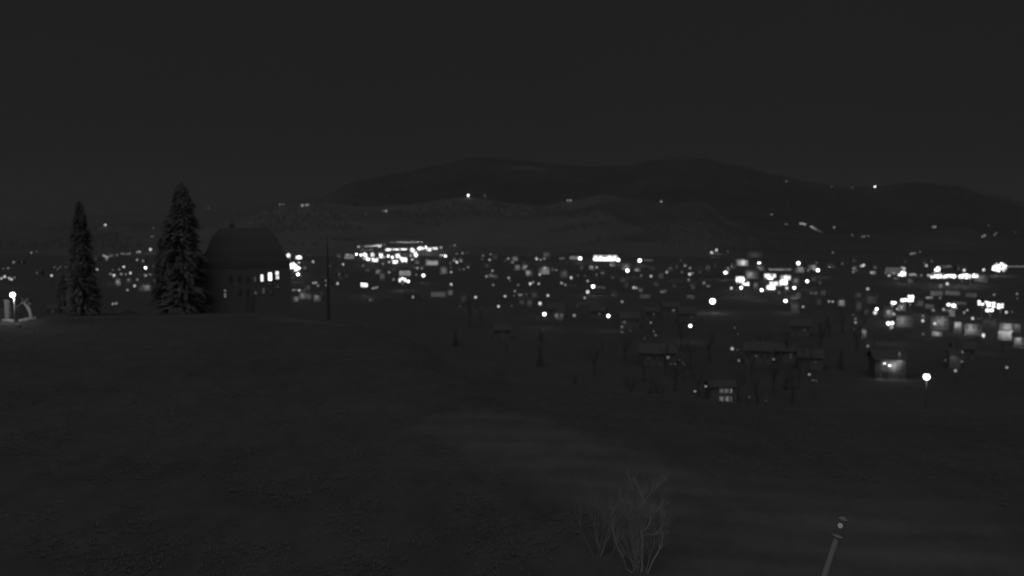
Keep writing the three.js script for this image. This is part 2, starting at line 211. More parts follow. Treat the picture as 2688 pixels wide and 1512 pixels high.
const NEAR_TO = [ // things that other lights are named by: survey pixel, phrase
  [31, 774, 'garden wall lamp'], [276, 590, 'lone high hillside lamp'], [395, 654, 'lamp ending the sloping row'], [382, 703, 'brightest hamlet lamp'], [12, 726, 'lamp knot over the garden'], [135, 723, 'bright lamp before the first spruce'],
  [670, 725, 'hip-roofed farmhouse'], [770, 702, 'pitch floodlight glare'], [780, 676, 'paired white floodlights'], [1075, 636, 'row of ridge lights'], [965, 670, 'white works lamps'], [1055, 683, 'glaring double floodlight'], [1085, 655, 'two stacked works floodlights'], [956, 747, 'oval yard floodlight'], [1058, 735, 'yard floodlight pair'], [1230, 512, 'star-bright farm lamp'], [1588, 677, 'long floodlit hall'],
  [1523, 678, 'lamp beside the long hall'], [1557, 752, 'bright crossroads lamp'], [1647, 710, 'lamp with the haloed facade'], [1429, 824, 'bright lower lane lamp'], [1598, 829, 'bright orchard lamp'], [1871, 791, 'big solitary white lamp'], [1812, 855, 'low bright lamp on the slope'], [2030, 735, 'glass-fronted store'], [1943, 734, 'white forecourt lamps'],
  [1880, 657, 'two lamps above the store'], [2062, 790, 'lamp below the store'], [2115, 590, 'lit hill lane'], [2295, 490, 'brightest ridge lamp'], [2147, 709, 'bright store road lamp'], [2368, 718, 'flare starting the bright street'], [2460, 710, 'stacked pair over the bright street'], [2530, 725, 'bright street'], [2625, 702, 'huge platform floodlight'],
  [2390, 783, 'yard flare beside the roofs'], [2336, 850, 'lamp before the long wall'], [2590, 800, 'white loading bay'], [2466, 848, 'big lit facade'], [2346, 957, 'house with the lit porch'], [2432, 989, 'large round porch-side lamp'], [1904, 1036, 'house with two window bands'], [1922, 915, 'blurred lamp on the dark slope'], [2582, 882, 'lone lamp under the facades'],
];
const ORD = ['nearest', 'second nearest', 'third nearest', 'fourth nearest', 'fifth nearest', 'sixth nearest', 'seventh nearest', 'eighth nearest', 'ninth nearest', 'tenth nearest', 'eleventh nearest', 'twelfth nearest', 'thirteenth nearest', 'fourteenth nearest', 'fifteenth nearest'];
const toName = [];                                                   // [thing, what it is, x, y]: labels are written once all are placed
function nameBy(o, what, x, y) { toName.push([o, what, x, y]); }
function writeLabels() {
  const heaps = new Map(), taken = new Map();
  const rows = toName.map(t => {
    const [, , x, y] = t; let best = null, bd = 1e9;
    for (const n of NEAR_TO) { const q = Math.hypot(n[0] - x, (n[1] - y) * 1.3); if (q < bd) { bd = q; best = n; } }
    const lit = !/dark|tree/.test(t[1]) || /window/.test(t[1]);
    if (lit && bd < 9 && (!taken.has(best[2]) || taken.get(best[2])[1] > bd)) taken.set(best[2], [t, bd]);
    return { t, best, bd };
  });
  for (const { t, best, bd } of rows) {
    const [o, what, x, y] = t, place = best[2], dx = x - best[0], dy = y - best[1];
    if (taken.get(place)?.[0] === t) { o.userData.label = `${what}, the ${place} itself`; continue; }
    const way = Math.abs(dx) > 2.2 * Math.abs(dy) ? (dx < 0 ? 'left of' : 'right of') : Math.abs(dy) > 2.2 * Math.abs(dx) ? (dy < 0 ? 'above' : 'below') : (dy < 0 ? 'up ' : 'down ') + (dx < 0 ? 'left of' : 'right of');
    const key = what + '|' + place + '|' + way; if (!heaps.has(key)) heaps.set(key, []);
    heaps.get(key).push([bd, t, place, way]);
  }
  for (const heap of heaps.values()) {
    heap.sort((a, b) => a[0] - b[0]);
    heap.forEach(([, [o, what], place, way], i) => { o.userData.label = heap.length === 1 ? `${what} ${way} the ${place}` : `${what}, ${ORD[i]} ${way} ${place.split(' ').length > 6 ? '' : 'the '}${place}`; });
  }
}
const lights = [];
for (const s of SURVEY) {
  for (const [x, y, d, b] of s.lamp) lights.push({ t: 'lamp', x: s.x0 + x / s.k, y: s.y0 + y / s.k, w: d / s.k, h: d / s.k, b });
  for (const [x, y, w, h, b] of s.wall) lights.push({ t: 'wall', x: s.x0 + x / s.k, y: s.y0 + y / s.k, w: w / s.k, h: h / s.k, b });
  for (const [x, y, w, h] of s.flood) lights.push({ t: 'flood', x: s.x0 + x / s.k, y: s.y0 + y / s.k, w: w / s.k, h: h / s.k, b: 255 });
}
const bright = b => b >= 235 ? 'white' : b >= 170 ? 'bright' : b >= 105 ? 'soft' : 'faint';

// ---------------------------------------------------------------- builders
function streetLamp(l) {
  const at = onLand(l.x, l.y, l.b >= 200 ? 7.5 : 5.5), dia = clamp(l.w * at.mpp * (l.w > 17 ? 0.72 : 0.6), 0.3, 4.8), s = dia / (2.625 * at.mpp);
  const e = l.b >= 250 ? 5.5 : 1.15 * lin(l.b) / clamp(0.37 * s * s, 0.085, 1);
  const base = at.p.clone(); base.y = Math.min(land(at.p.x, at.d), at.p.y - 2.5 - dia / 2); const h = at.p.y - base.y;
  const hill = at.d > 1720;
  const o = thing('street_lamp', 'street lamp', '', base, 0, hill ? 'lamps on the far hillsides' : 'street lamps of the town');
  const p = mesh('pole', G.pole, M.metal, o); p.scale.set(1, h - dia * 0.48, 1);
  const c = mesh('lamp_cap', G.cap, M.metal, o); c.position.y = h + dia * 0.5 + 0.02; c.scale.setScalar(Math.max(0.5, dia * 0.55));
  const g = mesh('lamp_globe', G.globe, glow(Math.min(e, 6)), o); g.position.y = h; g.scale.setScalar(dia);
  if (l.b >= 205) lampLight(o, 0, h - dia * 0.5 - 0.25, 0.5, 2.4 * dia * dia, 12);
  nameBy(o, `${bright(l.b)} ${hill ? 'farm' : 'street'} lamp`, l.x, l.y);
}
const gableRoof = (w, h, d, over, base) => { // ridge across the front
  const s = new THREE.Shape(); s.moveTo(-d / 2 - over, -0.12); s.lineTo(0, h); s.lineTo(d / 2 + over, -0.12); s.lineTo(d / 2 + over, 0.12); s.lineTo(0, h + 0.3); s.lineTo(-d / 2 - over, 0.12); s.closePath();
  const g = new THREE.ExtrudeGeometry(s, { depth: w + 2 * over, bevelEnabled: false }).translate(0, base, -(w + 2 * over) / 2); return g.rotateY(Math.PI / 2);
};
const wallGeo = (w, h, d, rise) => { // walls with their gables, ridge across the front; goes 2 m into the ground
  const s = new THREE.Shape(); s.moveTo(-d / 2, -2); s.lineTo(d / 2, -2); s.lineTo(d / 2, h - 0.05); s.lineTo(0, h + rise - 0.1); s.lineTo(-d / 2, h - 0.05); s.closePath();
  return new THREE.ExtrudeGeometry(s, { depth: w, bevelEnabled: false }).translate(0, 0, -w / 2).rotateY(Math.PI / 2);
};
const HOUSES = [[8.5, 4.6, 7.5, 2.6], [10, 5, 8, 3], [7.5, 4.2, 7, 2.4], [9.2, 4.8, 8.4, 3.2]].map(([w, h, d, rise]) => ({ w, h, d, rise, wall: wallGeo(w, h, d, rise), roof: gableRoof(w, rise, d, 0.6, h), chimney: box(0.7, 1.6, 0.7, w * 0.28, h + rise * 0.8 + 0.4, -d * 0.1) }));
function windowAt(o, x, y, z, w, h, lit) {
  const f = mesh('window', box(w + 0.16, h + 0.16, 0.08, 0, 0, 0), M.frame, o); f.position.set(x, y, z + 0.04);
  const p = mesh(lit ? 'lit_pane' : 'pane', box(w, h, 0.05, 0, 0, 0.035), lit ? glow(lit) : M.glassDark, f); return p;
}
function dwelling(l, at, kind) {
  const k = HOUSES[kind], turn = rr(-0.22, 0.22) - Math.atan2(at.p.x, at.d) * 0.6, ww = clamp(l.w * at.mpp * 0.62, 0.5, 1.6), wh = clamp(l.w * at.mpp * 0.68, 0.7, 1.7), wy = 3.1, wx = rr(-0.28, 0.28) * k.w;
  const base = at.p.clone().sub(V(wx, wy, k.d / 2).applyAxisAngle(V(0, 1, 0), turn));
  const o = thing('house', 'house', '', base, turn, 'dark houses of the town with one light');
  mesh('wall', k.wall, M.timber, o); const r = mesh('roof', k.roof, M.roof, o); mesh('chimney', k.chimney, M.dark, r);
  const s = Math.sqrt(ww * wh) / (2.625 * at.mpp);
  windowAt(o, wx, wy, k.d / 2, ww, wh, Math.min(5, lin(l.b) / clamp(0.42 * s * s, 0.12, 1)));
  for (const q of [-0.36, -0.12, 0.12, 0.36]) { const X = q * k.w; if (Math.abs(X - wx) > 1.3 + ww / 2) windowAt(o, X, wy, k.d / 2, 0.9, 1.1, 0); }
  const dr = mesh('door', box(0.95, 2, 0.1, 0, 1, 0), M.door, o); dr.position.set(wx > 0 ? -k.w * 0.2 : k.w * 0.2, 0, k.d / 2 + 0.03);
  nameBy(o, `dark ${l.b >= 105 ? 'lit-window' : 'dim-window'} house`, l.x, l.y);
}
function litWall(l) {  // dim fronts also stand in for faint smudges, low walls for lit roads and roofs
  const at = onLand(l.x, l.y, Math.min(4, l.h * 0.5 * 0.5)), w = clamp(l.w * at.mpp * 1.0, 1.5, 60), hw = clamp(l.h * at.mpp * 1.0, 1.2, 14);
  const gy = Math.min(land(at.p.x, at.d), at.p.y - hw / 2), base = V(at.p.x, gy, at.p.z), turn = -Math.atan2(at.p.x, at.d) * 0.7, low = l.h < 0.42 * l.w;
  const L = lin(l.b) - 0.012, r = clamp(0.3 * Math.max(hw, Math.min(w, 2 * hw)), 1.2, 7), n = Math.max(1, Math.round(w / (2.6 * r)));
  const h = at.p.y + hw / 2 - gy;
  const o = thing(low ? 'standin_wall' : 'house', low ? 'wall' : 'house', '', base, turn, low ? 'pale walls standing in for long lit streaks' : 'pale houses lit from outside');
  if (low) { mesh('wall', box(w, h + 2, 0.4, 0, h / 2 - 1, -0.2), M.pale, o); mesh('coping', box(w + 0.1, 0.14, 0.55, 0, h + 0.07, -0.2), M.dark, o); }
  else {
    const d = Math.max(5, w * 0.7), rise = clamp(d * 0.28, 1, 3.2);
    const wl = mesh('wall', wallGeo(w, h, d, rise), M.pale, o); wl.position.z = -d / 2; const rf = mesh('roof', gableRoof(w, rise, d, 0.45, h), M.roof, o); rf.position.z = -d / 2;
    const nw = clamp(Math.round(w / 2.6), 1, 6), rows = clamp(Math.round(hw / 2.7), 1, 4);
    for (let j = 0; j < rows; j++) for (let i = 0; i < nw; i++) if (rnd() < 0.75) windowAt(o, (i + 0.5 - nw / 2) * w / nw, at.p.y - gy + (j + 0.5 - rows / 2) * hw / rows, 0, Math.min(0.9, w / nw * 0.4), Math.min(1.2, hw / rows * 0.45), 0);
  }
  const y = at.p.y - gy + hw * rr(-0.16, 0.12);
  for (let i = 0; i < n; i++) {
    const x = (i + 0.5 - n / 2) * w / n + rr(-0.2, 0.2) * w / n;
    const post = mesh('added_wall_lamp', rod(V(0, -1, 0), V(0, y - 0.15, 0), 0.05, 0.04), M.metal, o); post.position.set(x, 0, r);  // lamp posts added to light the wall, glow turned towards it
    mesh('lamp_hood', box(0.34, 0.3, 0.12, 0, y, 0.1), M.metal, post); mesh('lamp_face', box(0.26, 0.22, 0.04, 0, y, 0.0), glow(1.2), post);
    lampLight(o, x, y, r - 0.12, L * Math.PI * r * r / 0.3 * 1.5, 6);
  }
  nameBy(o, `${l.b > 120 ? 'brightly' : 'dimly'} lit pale ${low ? 'wall' : 'house front'}`, l.x, l.y);
}
function floodlight(l) {
  const at = onLand(l.x, l.y, 9), w = l.w * at.mpp * 1.02, hh = l.h * at.mpp * 1.02;
  const gy = Math.min(land(at.p.x, at.d), at.p.y - hh / 2 - 2), base = V(at.p.x, gy, at.p.z), y = at.p.y - gy;
  const o = thing('floodlight_mast', 'floodlight', '', base, -Math.atan2(at.p.x, at.d), 'floodlights of the yards and pitches');
  const nx = Math.max(1, Math.ceil(w / 2.6)), ny = Math.max(1, Math.ceil(hh / 2.6)), cw = w / nx, ch = hh / ny;
  const posts = w > 7 ? [-w * 0.35, w * 0.35] : [0];
  for (const x of posts) mesh('pole', rod(V(x, -1, -0.3), V(x, y + hh * 0.4, -0.3), 0.22, 0.14, 8), M.metal, o);
  mesh('crossbar', mergeGeometries(range(0, ny - 1, Math.max(ny, 2)).slice(0, ny).map(j => box(w, 0.12, 0.12, 0, y + (j + 0.5 - ny / 2) * ch, -0.12))), M.metal, o);
  const lens = new THREE.CylinderGeometry(0.5, 0.44, 0.3, 10).rotateX(Math.PI / 2), rim = new THREE.CylinderGeometry(0.53, 0.3, 0.34, 10).rotateX(Math.PI / 2);
  for (let i = 0; i < nx; i++) for (let j = 0; j < ny; j++) {
    const ox = nx > 1 ? (i + 0.5 - nx / 2) / (nx / 2) : 0, oy = ny > 1 ? (j + 0.5 - ny / 2) / (ny / 2) : 0, off = Math.hypot(ox, oy);
    if (nx > 1 && ny > 1 && (off > 0.98 && nx + ny > 4 || rnd() < 0.1)) continue;
    const hd = mesh('lamp_head', rim, M.metal, o); hd.position.set((i + 0.5 - nx / 2) * cw, y + (j + 0.5 - ny / 2) * ch + rr(-0.16, 0.16) * ch, 0.05); const big = rr(0.8, 1.15) * (1 - 0.2 * off); hd.scale.set(cw * big, ch * big, 1);
    const ln = mesh('lamp_lens', lens, glow(rr(2.4, 6) * (1 - 0.55 * Math.min(1, off))), hd); ln.position.z = 0.06;
  }
  lampLight(o, 0, y - hh / 2 - 0.6, 1.2, 5 * Math.sqrt(w * hh), 20);
  nameBy(o, 'white floodlight', l.x, l.y);
}
// which lamps are windows of houses: those no other light shines through
const placedLights = lights.filter(l => l.t === 'lamp');
let houseCount = 0;
for (const l of placedLights) {
  const at = onLand(l.x, l.y, 3.1);
  let house = l.b <= 165 && at && at.d < 1500 && at.d > 300 && l.y > 640;
  if (house) {
    const k = 11 / at.mpp / 2 + 3, up = 6.4 / at.mpp;
    for (const q of lights) if (q !== l && Math.abs(q.x - l.x) < k + q.w / 2 && q.y < l.y + 2 && q.y > l.y - up - q.h / 2) { house = false; break; }
  }
  if (house) { dwelling(l, at, houseCount++ % 4); } else streetLamp(l);
}
for (const l of lights) if (l.t === 'wall') litWall(l); else if (l.t === 'flood') floodlight(l);

//--SPECIALS--
// ---------------------------------------------------------------- lit halls and shops
function litHall(name, category, label, [x0, y0, x1, y1], e, { over = 0.8, sill = 0.5, depth = 14, pane = 2.9, uneven = true } = {}) {
  const at = onLand((x0 + x1) / 2, y1, 0.6), w = (x1 - x0) * at.mpp, gh = (y1 - y0) * at.mpp, gy = land(at.p.x, at.d), b = at.p.y - gy;
  const o = thing(name, category, label, V(at.p.x, gy, at.p.z), -Math.atan2(at.p.x, at.d) * 0.85), W = w + 2 * over, H = b + gh + over;
  const nx = Math.ceil(w / pane), ny = Math.max(1, Math.round(gh / 3.4)), cw = w / nx, ch = gh / ny;
  mesh('wall', mergeGeometries([box(W, H + 2, depth, 0, H / 2 - 1, -depth / 2 - 0.5), box(over, H + 2, 0.5, -W / 2 + over / 2, H / 2 - 1, -0.25), box(over, H + 2, 0.5, W / 2 - over / 2, H / 2 - 1, -0.25), box(w, b + 2, 0.5, 0, b / 2 - 1, -0.25), box(w, over, 0.5, 0, H - over / 2, -0.25)]), M.dark, o);
  mesh('roof', box(W + 1.2, 0.35, depth + 2, 0, H + 0.18, -depth / 2 + 0.2), M.roof, o);
  for (let i = 0; i < nx; i++) for (let j = 0; j < ny; j++) {
    const f = mesh('window', mergeGeometries([box(0.1, ch, 0.12, -cw / 2 + 0.05, 0, 0), box(0.1, ch, 0.12, cw / 2 - 0.05, 0, 0), box(cw - 0.2, 0.1, 0.12, 0, ch / 2 - 0.05, 0), box(cw - 0.2, 0.1, 0.12, 0, -ch / 2 + 0.05, 0)]), M.frame, o);
    f.position.set((i + 0.5 - nx / 2) * cw, b + (j + 0.5) * ch, -0.3);
    mesh('lit_pane', box(cw - 0.2, ch - 0.2, 0.04, 0, 0, -0.02), uneven && (i === 0 || i === nx - 1) && (j === 0 || j === ny - 1) && rnd() < 0.35 ? M.glassDark : glow(uneven && (i === 0 || i === nx - 1 || j === ny - 1) ? e * rr(0.05, 0.6) : e * rr(0.8, 1.2)), f);
  }
  for (const q of w > 20 ? [-0.3, 0, 0.3] : [0]) lampLight(o, q * w, b + gh * 0.4, 1.5, 6 * Math.sqrt(gh * w / 3), 30);
  return o;
}
litHall('sports_hall', 'sports hall', 'long low hall with a glaring white strip of lit windows', [1554, 670.5, 1619, 684], 3, { depth: 22 });
litHall('showroom', 'showroom', 'farther glass-fronted showroom, uppermost block of the glaring store cluster', [2007, 719, 2036, 738], 3);
litHall('showroom', 'showroom', 'widest glass-fronted showroom with its front at the side of the two others', [2041, 723, 2074, 747], 3);
litHall('showroom', 'showroom', 'nearest glass-fronted showroom, lowest block of the glaring store cluster', [2013, 739, 2041, 760], 3);
{ // works hall with a row of lamps along its ridge
  const at = onLand(1066, 645, 7), gy = land(at.p.x, at.d), m = at.mpp, w = 96 * m, h = at.p.y - gy, top = 7.4 * m;
  const o = thing('works_hall', 'works hall', 'large dark works hall with a row of eleven small lamps along its ridge', V(at.p.x, gy, at.p.z));
  mesh('wall', wallGeo(w, h, 22, top - 0.4).translate(0, 0, -11), M.timber, o); const rf = mesh('roof', gableRoof(w, top - 0.4, 22, 0.6, h).translate(0, 0, -11), M.roof, o);
  [925, 950, 975, 1010, 1050, 1090, 1131, 1171, 1210, 1252, 1293].forEach((x, i) => {
    const X = (820 + x / 4.5289 - 1066) * m, s = i < 3 ? 0.8 : 1.15, p = mesh('ridge_lamp', rod(V(0, 0, 0), V(0, 1, 0), 0.12, 0.08), M.metal, rf); p.position.set(X, h + top - 0.2, -11);
    const g = mesh('lamp_globe', G.globe, glow([1.2, 1.2, 1.6, 3, 4, 5, 4.6, 4, 4, 5, 2.6][i]), p); g.position.y = 1 + s / 2; g.scale.setScalar(s);
  });
}
{ // platform canopy beside the huge floodlight
  const at = onLand(2672, 699.5, 5), gy = land(at.p.x, at.d), h = at.p.y - gy, m = at.mpp, L = 54 * m;
  const o = thing('platform_canopy', 'canopy', 'long thin canopy with an added line of light beside the huge platform floodlight', V(at.p.x, gy, at.p.z), -0.1);
  mesh('roof', box(L, 0.25, 3, 0, h + 0.35, -1), M.roof, o);
  for (let i = 0; i < 6; i++) { const p = mesh('post', box(0.2, h + 1.2, 0.2, (i - 2.5) * L / 6, h / 2 - 0.4, -1.4), M.metal, o); }
  for (let i = 0; i < 7; i++) mesh('added_light_strip', box(L / 7 - 0.5, 0.42, 0.3, (i - 3) * L / 7, h, 0.4), glow(0.55), o);  // glowing strips added in place of a floodlit roof edge
}
{ // house with two bands of windows
  const at = onLand(1904, 1036.5, 4.3, 210), gy = land(at.p.x, at.d) , m = at.mpp, y = at.p.y - gy;
  const o = thing('house', 'house', 'dark slope house with two mottled bands of windows one above the other', V(at.p.x, gy, at.p.z), 0.06);
  mesh('wall', wallGeo(7.4, y + 2.2, 6, 1.3).translate(-0.6, 0, -3), M.timber, o); mesh('roof', gableRoof(7.4, 1.3, 6, 0.35, y + 2.2).translate(-0.6, 0, -3), M.roof, o);
  for (const [dy, hh] of [[11, 10.5], [-11, 13]]) for (let i = 0; i < 5; i++) {
    const p = windowAt(o, (i - 2) * 7.1 * m, y + dy * m, 0, 6 * m, hh * m, 0.13 * [0.8, 1, 1.15, 0.75, 1.7][(i + (dy < 0 ? 1 : 0)) % 5]);
    mesh('curtain', box(2.4 * m, hh * m * 0.9, 0.03, (i % 2 ? 1 : -1) * 1.6 * m, 0, 0.075), grey(0.2), p.parent);
  }
}
{ // house with the lit porch
  const at = onLand(2336, 992, 0.3), m = at.mpp, o = thing('house', 'house', 'house with a white lit porch on posts, stone steps and two eave lamps', V(at.p.x, land(at.p.x, at.d), at.p.z), -0.12);
  const X = x => (2200 + x / 4.5287 - 2336) * m, Y = y => (992 - (740 + y / 4.5287)) * m;
  mesh('wall', wallGeo(X(800) - X(440), Y(905), 8, 2.4).translate((X(800) + X(440)) / 2, 0, -4), grey(0.2), o);
  mesh('plinth', box(X(620) - X(440), Y(1060), 0.5, (X(620) + X(440)) / 2, Y(1060) / 2, 0.27), M.dark, o);
  mesh('roof', gableRoof(X(800) - X(440), 2.4, 8, 0.7, Y(905)).translate((X(800) + X(440)) / 2, 0, -4), M.roof, o);
  const porch = mesh('porch', mergeGeometries([box(X(770) - X(470), 0.16, 0.9, (X(770) + X(470)) / 2, Y(908), 0.45), box(X(760) - X(640), 0.9, 0.12, (X(760) + X(640)) / 2, Y(1070), 0.75)]), M.pale, o);
  for (const x of [500, 600, 690, 765]) mesh('post', rod(V(X(x), 0, 0.7), V(X(x), Y(915), 0.7), 0.12, 0.1, 8), M.pale, porch);
  for (const [x, w] of [[470, 90], [620, 140], [735, 70]]) mesh('step', box(w * m / 4.5, 0.5, 0.9, X(x), 0.1, 3.0 + 0.3), M.stone, o);
  windowAt(o, X(660), Y(985), 0, 1.1, 1.2, 0.16); windowAt(o, X(575), Y(985), 0, 0.9, 1.2, 0);
  for (const [x, y, s] of [[540, 955, 0.42], [597, 978, 0.5]]) { const l = mesh('porch_lamp', box(0.5, 0.1, 0.3, X(x), Y(y) + s * 0.55, 0.95), M.metal, o); const g = mesh('lamp_glass', G.globe, glow(3), l); g.scale.set(s * 2, s, s); g.position.set(X(x), Y(y), 0.95); }
  lampLight(o, X(655), Y(985), 0.95, 8.5, 6); lampLight(o, X(722), Y(935), 0.8, 2.6, 5); lampLight(o, X(560), Y(960), 1.2, 1.3, 5); lampLight(o, X(480), Y(1090), 3.4, 1.0, 5); lampLight(o, X(715), Y(840), 0.9, 0.3, 5);  // mostly fill lights without fittings, added for the wall, posts and chimney
  mesh('chimney', box(0.75, 2.6, 0.75, X(712), Y(850), 0.1), M.pale, o); mesh('beam', box(X(790) - X(430), 0.22, 0.14, (X(790) + X(430)) / 2, Y(905) - 0.1, 0.95), M.pale, porch);
  for (let i = 0; i < 9; i++) mesh('baluster', box(0.09, 0.9, 0.06, X(505) + i * (X(640) - X(505)) / 8, Y(1070), 1.0), M.dark, porch);
  const gate = mesh('gate_light', rod(V(X(715), 0, -0.4), V(X(715), Y(800), -0.4), 0.1, 0.08), M.metal, o);
}

// ---------------------------------------------------------------- trees
function spruce(name, label, p, h, r, blades = 1500, group, gap = 0) {
  const seedOff = rr(0, 20), o = thing(name, 'spruce', label, p, rr(0, 6), group), pos = [], up = V(0, 1, 0);
  mesh('trunk', rod(V(0, -0.6, 0), V(0, h * 0.97, 0), 0.022 * h, 0.01, 7), M.bark, o);
  for (let i = 0; i < blades * 3.2; i++) {
    const t = Math.pow(rnd(), 0.8), y = h * (0.06 + 0.93 * t), R0 = r * Math.pow(1 - t, 0.58) * rr(0.7, 1.12) * (0.88 + 0.14 * Math.sin(t * 46 + i % 3)) + 0.05 * r, a = rnd() * 6.2832; if (gap && fbm(Math.cos(a) * 1.6 + t * 5, Math.sin(a) * 1.6 + t * 3) > gap) continue; const R = R0 * (1 + 0.9 * fbm(Math.cos(a) * 1.3 + seedOff, Math.sin(a) * 1.3 + t * 4));
    const c = V(Math.cos(a), 0, Math.sin(a)), s = V(-Math.sin(a), 0, Math.cos(a)), q0 = rr(0.1, 0.75) * R, w = rr(0.045, 0.085) * r * (1.1 - t * 0.6);
    const A = c.clone().multiplyScalar(q0).addScaledVector(up, y), B = c.clone().multiplyScalar(R).addScaledVector(up, y - rr(0.05, 0.4) * R), C = A.clone().lerp(B, 0.55).addScaledVector(up, 0.03 * r);
    const l = C.clone().addScaledVector(s, w).addScaledVector(up, -w * 0.9), k = C.clone().addScaledVector(s, -w).addScaledVector(up, -w * 0.9);
    for (const f of [[A, C, l], [C, B, l], [A, k, C], [C, k, B]]) for (const v of f) pos.push(v.x, v.y, v.z);
  }
  const g = new THREE.BufferGeometry(); g.setAttribute('position', new THREE.Float32BufferAttribute(pos, 3)); g.computeVertexNormals();
  mesh('crown', g, M.needles, o); return o;
}
function branchesOf(start, dir, len, rad, depth, out, spread = 0.55, up = 0.12) {
  let p = start.clone(), d = dir.clone().normalize(); const n = 3;
  for (let i = 0; i < n; i++) {
    const q = p.clone().addScaledVector(d, len / n), r0 = rad * (1 - 0.22 * i), r1 = rad * (1 - 0.22 * (i + 1));
    out.push(rod(p, q, r0, r1, depth > 2 ? 6 : 4)); p = q;
    if (depth > 0) for (let k = 0; k < (i === n - 1 ? 2 : 1 + (rnd() < 0.4)); k++) {
      const v = d.clone().add(V(rr(-1, 1), rr(-0.35, 0.8), rr(-1, 1)).multiplyScalar(spread * 1.5)).normalize();
      branchesOf(p, v, len * rr(0.5, 0.72), r1 * 0.62, depth - 1, out, spread, up);
    }
    d.add(V(rr(-0.22, 0.22), up, rr(-0.22, 0.22))).normalize();
  }
}
function bareTree(label, p, h, group, bark = M.bark, depth = 3) {
  const o = thing('bare_tree', 'tree', label, p, rr(0, 6), group), out = [], tr = [];
  const top = V(rr(-0.05, 0.05) * h, h * 0.42, rr(-0.05, 0.05) * h); tr.push(rod(V(0, -0.6, 0), top, 0.026 * h, 0.015 * h, 8)); mesh('trunk', tr[0], bark, o);
  for (let k = 0; k < 4; k++) branchesOf(top.clone().multiplyScalar(0.62 + 0.127 * k), V(Math.cos(k * 1.9 + 0.4), rr(1, 1.8), Math.sin(k * 1.9 + 0.4)), h * 0.27, 0.009 * h, depth, out, 0.5, 0.14);
  mesh('crown', mergeGeometries(out), bark, o); return o;
}
function ground(sx, d) { const p = toWorld(sx, 756, d); p.y = land(p.x, d); return p; }
const heightTo = (sx, sy, d) => toWorld(sx, sy, d).y - land(toWorld(sx, sy, d).x, d);
{
  let d = 99, p = ground(214, d); spruce('spruce', 'narrow dark spruce standing alone at the meadow edge near the garden wall', p, heightTo(214, 524, d), 2.2, 1700, undefined, 0.16);
  d = 104; p = ground(482, d); spruce('spruce', 'tallest dark spruce, standing behind the meadow beside the hip-roofed farmhouse', p, heightTo(482, 474, d), 3.5, 1900, undefined, 0.06);
  d = 112; p = ground(560, d); spruce('spruce', 'short dark spruce half hidden against the farmhouse side', p, heightTo(556, 640, d), 2.6, 1500);
  d = 110; p = ground(436, d); spruce('spruce', 'ragged dark spruce leaning into the tallest one from the meadow side', p, heightTo(436, 596, d), 2.3, 900, undefined, 0.05);
  d = 112; p = ground(168, d); spruce('spruce', 'low ragged spruce between the garden tree and the narrow spruce', p, heightTo(168, 716, d), 1.9, 600, undefined, 0.05);
  d = 118; p = ground(330, d); spruce('spruce', 'low bushy spruce between the two tall ones', p, heightTo(330, 806, d), 1.6, 500);
}
{ // slim columnar tree at the meadow crest
  const d = 101, q = ground(861, d); spruce('columnar_tree', 'slim dark columnar tree rising from the meadow crest beside the farmhouse', q, heightTo(861, 606, d), 0.42, 520);
}
{ // trees in the town and on the slope below the meadow, where no light is hidden
  const clear = (x, yt, yb, hw) => !lights.some(q => q.x > x - hw - q.w / 2 && q.x < x + hw + q.w / 2 && q.y > yt && q.y < yb + 2);
  let n = 0;
  for (let i = 0; i < 400 && n < 18; i++) {
    const sx = rr(1180, 2660), d = 150 + 260 * rnd(), p = ground(sx, d), h = rr(5, 9), yb = HORIZON + (EYE - p.y) / d * FOCAL, yt = yb - h / d * FOCAL, hw = 2.4 / d * FOCAL;
    if (yt < 830 || yb > 1190 || !clear(sx, yt, yb, hw) || Math.abs(sx - 1904) < 60 && yb > 900 || Math.abs(sx - 2336) < 110 && yb > 930) continue;
    if (n++ % 2) nameBy(bareTree('', p, h, 'trees on the dark slope', M.bark, 2), 'dark bare tree', sx, yt); else nameBy(spruce('slope_spruce', '', p, h, h * 0.22, 420, 'trees on the dark slope'), 'small dark spruce', sx, yt);
  }
  for (const [sx, d, h] of [[1232, 455, 19], [1262, 470, 16], [1640, 330, 13], [1712, 420, 15], [1748, 300, 12], [1790, 360, 15], [1838, 260, 11], [1866, 330, 14], [1975, 300, 12], [2010, 340, 13], [2066, 330, 14], [2104, 290, 11], [2180, 400, 14], [2215, 420, 15], [2270, 430, 14], [2520, 330, 11], [2640, 350, 12], [1662, 250, 11], [1695, 285, 13], [1735, 235, 12], [1775, 270, 13], [1815, 310, 14], [1850, 240, 10], [1945, 255, 11], [1990, 235, 12], [2035, 265, 13], [2085, 250, 12], [2130, 300, 14], [2160, 340, 15], [2255, 360, 14], [1560, 300, 12]]) nameBy(bareTree('', ground(sx, d), h, 'tall bare trees in the town', M.bark, 4), 'tall bare tree', sx, 700);
}
